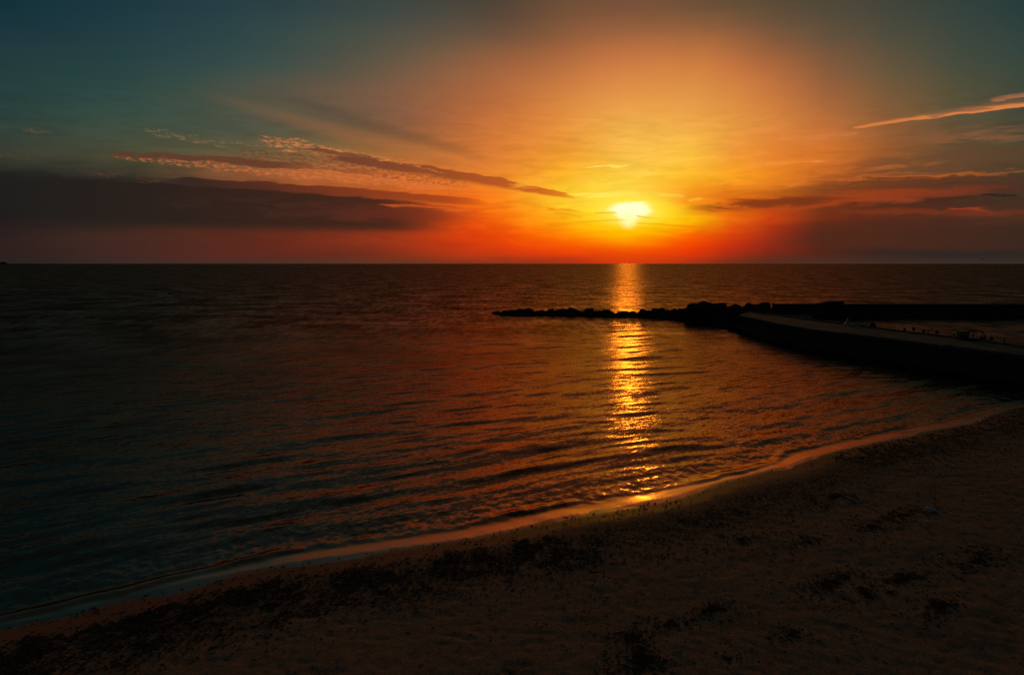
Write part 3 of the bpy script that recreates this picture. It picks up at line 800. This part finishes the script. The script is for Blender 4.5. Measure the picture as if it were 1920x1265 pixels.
x, y = gp(1829, 639.5, ZD)
tr = empty('pipe_trolley', (x+.2, y+.35, ZD), -.15); tag(tr, 'bare tubular trolley frame with a sloping top rail beside the green cabinet', 'trolley')
bm = bmesh.new()
bm_tube(bm, [(-.75, 0, 1.02), (-.3, 0, 1.05), (.25, 0, .98), (.72, 0, .88)], .05); from_bm('top_rail', bm, BLACK, tr)
for q in ([(-.25, 0, .25), (-.2, 0, .7), (-.12, 0, 1.03)], [(.62, 0, .25), (.63, 0, .6), (.62, 0, .88)], [(-.45, .5, .25), (-.4, .45, .7), (-.3, .02, 1.0)]):
    bm = bmesh.new(); bm_tube(bm, q, .045); from_bm('upright', bm, BLACK, tr)
bm = bmesh.new(); bm_box(bm, (.1, .2, .26), (1.3, .62, .07), 0, .01); from_bm('platform', bm, METAL, tr)
for wx in (-.4, .6):
    bm = bmesh.new(); M = Matrix.Translation((wx, -.13, .13)) @ Matrix.Rotation(math.pi/2, 4, 'X')
    bmesh.ops.create_cone(bm, cap_ends=True, segments=18, radius1=.13, radius2=.13, depth=.06, matrix=M); wh = from_bm('wheel', bm, BLACK, tr)
    bm = bmesh.new(); M = Matrix.Translation((wx, -.17, .13)) @ Matrix.Rotation(math.pi/2, 4, 'X')
    bmesh.ops.create_cone(bm, cap_ends=True, segments=10, radius1=.04, radius2=.03, depth=.02, matrix=M); from_bm('hub', bm, METAL, wh)
x, y = gp(1837.5, 639.5, ZD)
bin_ = empty('crate', (x+.25, y-.05, ZD), .1); tag(bin_, 'black plastic crate standing against the trolley on the pier', 'crate')
bm = bmesh.new(); bm_box(bm, (0, 0, .2), (.42, .36, .4), 0, .02); from_bm('box', bm, BLACK, bin_)
bm = bmesh.new(); bm_box(bm, (0, 0, .43), (.47, .41, .05), 0, .012); from_bm('rim', bm, BLACK, bin_)

x, y = gp(1604, 611, ZD)
bm = bmesh.new(); bmesh.ops.create_grid(bm, x_segments=46, y_segments=24, size=1)
for v in bm.verts:
    u, w = v.co.x, v.co.y
    h = .95*math.exp(-((u+.78)/.15)**2 - (w/.7)**2) + .42*math.exp(-((u-.05)/.62)**4 - (w/.6)**2) + .45*math.exp(-((u-.78)/.1)**2-(w/.5)**2)
    h += .06*mnoise.noise(Vector((u*6, w*4, 2)))*min(1, h*4)
    v.co = Vector((u*1.45, w*.75, max(h-.05, 0) if max(abs(u), abs(w)) < .97 else -.02))
bmesh.ops.solidify(bm, geom=bm.faces[:], thickness=.02)
o = from_bm('tarpaulin', bm, PALE, None, True); o.location = (x+.2, y+.1, ZD+.02)
tag(o, 'pale tarpaulin thrown over a heap with a peaked end on the pier', 'tarpaulin')
x, y = gp(1636, 613.5, ZD)
bm = bmesh.new(); k = random.Random(5)
for i in range(5):                             # coil of rope / netting
    bm_tube(bm, [(math.cos(a*.5)*(.42-.05*i), math.sin(a*.5)*(.34-.04*i), .07+.1*i) for a in range(14)], .06, 6)
o = from_bm('rope_coil', bm, BLACK, None, True); o.location = (x, y, ZD)
tag(o, 'dark coil of rope heaped beside the tarpaulin', 'rope')
x, y = gp(1777, 649, ZD)
bm = bmesh.new(); bm_box(bm, (0, 0, .04), (1.25, .16, .08), 0, .01); o = from_bm('plank', bm, PALE); o.location = (x, y+.4, ZD+.02); o.rotation_euler = (0, 0, .1)
tag(o, 'pale plank lying flat near the bay edge of the pier', 'plank')
def post(px, py, h, lab):
    x, y = gp(px, py, ZD); r = empty('mooring_post', (x+.05, y-.15, ZD)); tag(r, lab, 'post', 'mooring posts along the harbour edge')
    bm = bmesh.new(); bm_tube(bm, [(0, 0, 0), (0, 0, h*.6), (0, 0, h)], [.09, .07, .07]); from_bm('shaft', bm, METAL, r)
    bm = bmesh.new(); bmesh.ops.create_uvsphere(bm, u_segments=10, v_segments=6, radius=.1, matrix=Matrix.Translation((0, 0, h))); from_bm('cap', bm, METAL, r, True)
post(1737, 628, .42, 'short mooring post farthest left of the cabinet')
post(1786, 634, .42, 'short mooring post just left of the green cabinet')
post(1842.5, 640, .62, 'thin taller post right beside the black crate')
post(1879, 646, .42, 'short mooring post nearest the right edge')

# ------------------------------------------------------------------ floats in the harbour basin
def buoy(px, py, r, mat, lab):
    x, y = gp(px, py, .1)
    o = empty('mooring_buoy', (x, y, 0)); tag(o, lab, 'buoy', 'mooring buoys in the harbour basin')
    bm = bmesh.new(); bmesh.ops.create_uvsphere(bm, u_segments=16, v_segments=10, radius=r, matrix=Matrix.Translation((0, 0, r*.45))); from_bm('float', bm, mat, o, True)
    bm = bmesh.new(); bm_tube(bm, [(0, 0, r*1.35), (0, 0, r*1.7)], .04, 6)
    bm_tube(bm, [(math.cos(a)*.09, 0, r*1.75 + math.sin(a)*.09) for a in [i*math.pi/4 for i in range(9)]], .02, 6); from_bm('ring', bm, METAL, o)
buoy(1696, 617.5, .2, BLACK, 'small dark buoy farthest left in the basin')
buoy(1713, 616, .24, BLACK, 'dark buoy second from left in the basin, slightly farther out')
buoy(1732, 620.8, .24, GREEN, 'greenish dark buoy in the middle of the basin row')
buoy(1757, 622.6, .24, RED, 'dark red buoy left of the green cabinet')
buoy(1859, 634.5, .24, BLACK, 'dark buoy right of the trolley, nearest the right edge')

# ------------------------------------------------------------------ gull over the horizon at the right
r_ = ray(1842, 486); t = 170 / r_[1]
bm = bmesh.new()
bm_tube(bm, [(0, -.24, 0), (0, -.16, .02), (0, 0, .01), (0, .14, 0), (0, .24, -.01)], [.015, .05, .06, .035, .01], 10)
gull = empty('gull', tuple(r_ * t + np.array([0, 0, CAM_H]))); gull.rotation_euler = (0, .15, .9)
tag(gull, 'tiny dark gull gliding just above the horizon on the right', 'bird')
from_bm('body', bm, FEATHER, gull, True)
for s in (-1, 1):
    bm = bmesh.new(); P = [(.04, .0, .02, .09), (.28, .05, .12, .08), (.55, -.02, .09, .05), (.68, -.1, .05, .01)]; pr = None
    for (wx, wy, wz, ch) in P:
        q = [bm.verts.new((s*wx, wy+ch, wz)), bm.verts.new((s*wx, wy, wz+.012)), bm.verts.new((s*wx, wy-ch, wz)), bm.verts.new((s*wx, wy, wz-.006))]
        if pr:
            for k in range(4): bm.faces.new((pr[k], pr[(k+1) % 4], q[(k+1) % 4], q[k]))
        pr = q
    bm.faces.new(pr); bmesh.ops.recalc_face_normals(bm, faces=bm.faces)
    from_bm('wing', bm, FEATHER, gull)

# ------------------------------------------------------------------ litter and driftwood on the beach
def crumple(name, px, py, sx, sy, sz, mat, lab, cat, seed):
    x, y, z = on_beach(px, py)
    bm = bmesh.new(); bmesh.ops.create_icosphere(bm, subdivisions=4, radius=1)
    for v in bm.verts:
        d = v.co.normalized(); f = 1 + .35*mnoise.noise(d*1.6 + Vector((seed, 0, 0))) - .30*abs(mnoise.noise(d*4 + Vector((0, seed, 0)))) - .12*abs(mnoise.noise(d*9))
        v.co = Vector((d.x*sx, d.y*sy, max(d.z, -.3)*sz)) * f
    o = from_bm(name, bm, mat); o.location = (x, y, z + sz*.25); o.rotation_euler = (0, 0, seed)
    return tag(o, lab, cat)
crumple('plastic_bag', 1745, 958, .26, .15, .14, WHITE, 'crumpled pale plastic bag, largest scrap on the dark sand at right', 'bag', 2.7)
crumple('crushed_cup', 1580, 946, .13, .09, .09, WHITE, 'small white crushed cup on the sand left of the plastic bag', 'cup', 1.4)
crumple('paper_scrap', 1763, 1045, .06, .05, .04, WHITE, 'tiny pale paper scrap low on the sand below the plastic bag', 'litter', .6)
crumple('shell', 1050, 1092, .035, .03, .03, WHITE, 'tiny white shell on the bare sand left of the seagrass patches', 'shell', 3.1)
def stick(px, py, L, r, rz, lab, seed):
    x, y, z = on_beach(px, py); k = random.Random(seed)
    bm = bmesh.new()
    pts = [((i/6-.5)*L, k.uniform(-.03, .03)*L, .02 + k.uniform(0, .03)) for i in range(7)]
    bm_tube(bm, pts, [r*.6, r, r*1.1, r, r*.9, r*.7, r*.35], 8)
    bm_tube(bm, [pts[3], (pts[3][0]+.12*L, .16*L, .06)], [r*.6, r*.2], 6)
    o = from_bm('driftwood', bm, WOOD, None, True); o.location = (x, y, z+.015); o.rotation_euler = (0, 0, rz)
    return tag(o, lab, 'driftwood', 'driftwood sticks on the sand')
stick(1317, 1225, .24, .011, .5, 'short pale stick near the bottom edge beside the dark seagrass', 1)
stick(1664, 1088, .26, .011, -.3, 'thin curved stick on the sand farther right beneath the plastic bag', 2)
stick(1862, 1155, .22, .009, .1, 'faint short twig close to the right edge', 3)
stick(1186, 1180, .16, .007, 1.3, 'tiny twig standing out of the darkest seagrass patch', 4)

# ------------------------------------------------------------------ seagrass wrack: uncountable leaves, one object
rs_ = np.random.RandomState(8)
P = []
def scatter(n_, fx):
    got = 0
    while got < n_:
        q = fx(n_)
        P.append(q); got += len(q)
# strandline (thick on the left, again at the far right)
pts = SH
def strand(n_, i0, i1, lo, hi, dens):
    out = []
    for _ in range(n_):
        i = rs_.uniform(i0, i1); k = int(i); t = i-k
        a = SH[k]; b2 = SH[k+1]; p = a*(1-t)+b2*t; d = b2-a; nn = np.array([d[1], -d[0]])/np.hypot(*d)
        w = lo + (hi-lo)*rs_.beta(1.3, 2.6)
        q = p + nn*w + rs_.normal(0, .22, 2) * (.4 + w*.35)
        if rs_.rand() < dens: out.append(q)
    return out
L0 = 4
W = []
W += strand(14000, 3.0, L0+8, 1.35, 5.6, 1)
W += strand(3200, L0+7, L0+16, 2.4, 6.5, .8)
W += strand(9000, L0+17, len(SH)-3, .55, 7.0, 1)
W += strand(900, 3.0, L0+12, .25, 1.6, .5)
for (px, py, rx, ry, k) in ((1185, 1200, 1.0, .8, 1700), (1190, 1240, .9, .6, 1300), (1262, 1170, .7, .5, 600), (1335, 1140, .7, .4, 450), (1560, 1090, 1.7, .8, 1100), (1620, 1115, 1.4, .7, 700),
        (1760, 1135, 1.4, .7, 900), (1690, 1085, 1.8, .6, 900), (1830, 1050, 2.0, .8, 1300), (1560, 932, 2.6, .8, 900), (1700, 965, 2.6, 1.0, 1200), (1390, 1010, 2.2, .6, 600), (1500, 1020, 2.2, .7, 600),
        (1640, 985, 2.5, .8, 800), (1480, 1190, .8, .5, 300), (1360, 1235, .5, .3, 160)):
    x, y, z = on_beach(px, py)
    for _ in range(int(k*.36)):
        a = rs_.uniform(0, 6.28); r = abs(rs_.normal(0, .55)); u = r*math.cos(a)*rx; v = r*math.sin(a)*ry
        W.append(np.array([x + u*ct - v*st, y + u*st + v*ct]))
for _ in range(9000):                          # thin scatter over the whole beach
    W.append(np.array([rs_.uniform(-16, 42), rs_.uniform(11, 48)]))
W = np.array(W)
s = shore_dist(W[:, 0], W[:, 1]); keep = (s > .2) & (np.hypot(W[:, 0], W[:, 1]) > 11)
clump = fbm(W[:, 0]*1.9 + 60, W[:, 1]*1.9, 3, .6)
keep &= (clump > .49) | (rs_.rand(len(W)) < .20)
W = W[keep]; z = beach_z(W[:, 0], W[:, 1])
nW = len(W)
ang = rs_.uniform(0, 6.28, nW); Ln = rs_.uniform(.02, .085, nW); wd = rs_.uniform(.006, .017, nW); lift = rs_.uniform(.0, .03, nW)
co = np.zeros((nW, 5, 3))
cx, sx_ = np.cos(ang), np.sin(ang)
for k, (u, v, hz) in enumerate(((-1, -1, .004), (-1, 1, .004), (1, 1, .008), (1, -1, .008), (0, 0, .03))):
    co[:, k, 0] = W[:, 0] + u*Ln*cx - v*wd*sx_; co[:, k, 1] = W[:, 1] + u*Ln*sx_ + v*wd*cx; co[:, k, 2] = z + hz + lift*(u+1.2)*.5
fc = np.array([[0, 1, 4], [1, 2, 4], [2, 3, 4], [3, 0, 4]])
fa = (np.arange(nW)[:, None, None]*5 + fc[None]).reshape(-1, 3)
me = bpy.data.meshes.new('seagrass_wrack'); me.from_pydata(co.reshape(-1, 3).tolist(), [], fa.tolist())
o = link_mesh('seagrass_wrack', me, WEED); tag(o, 'dark dried seagrass washed up in bands and patches on the sand', 'seagrass', kind='stuff')
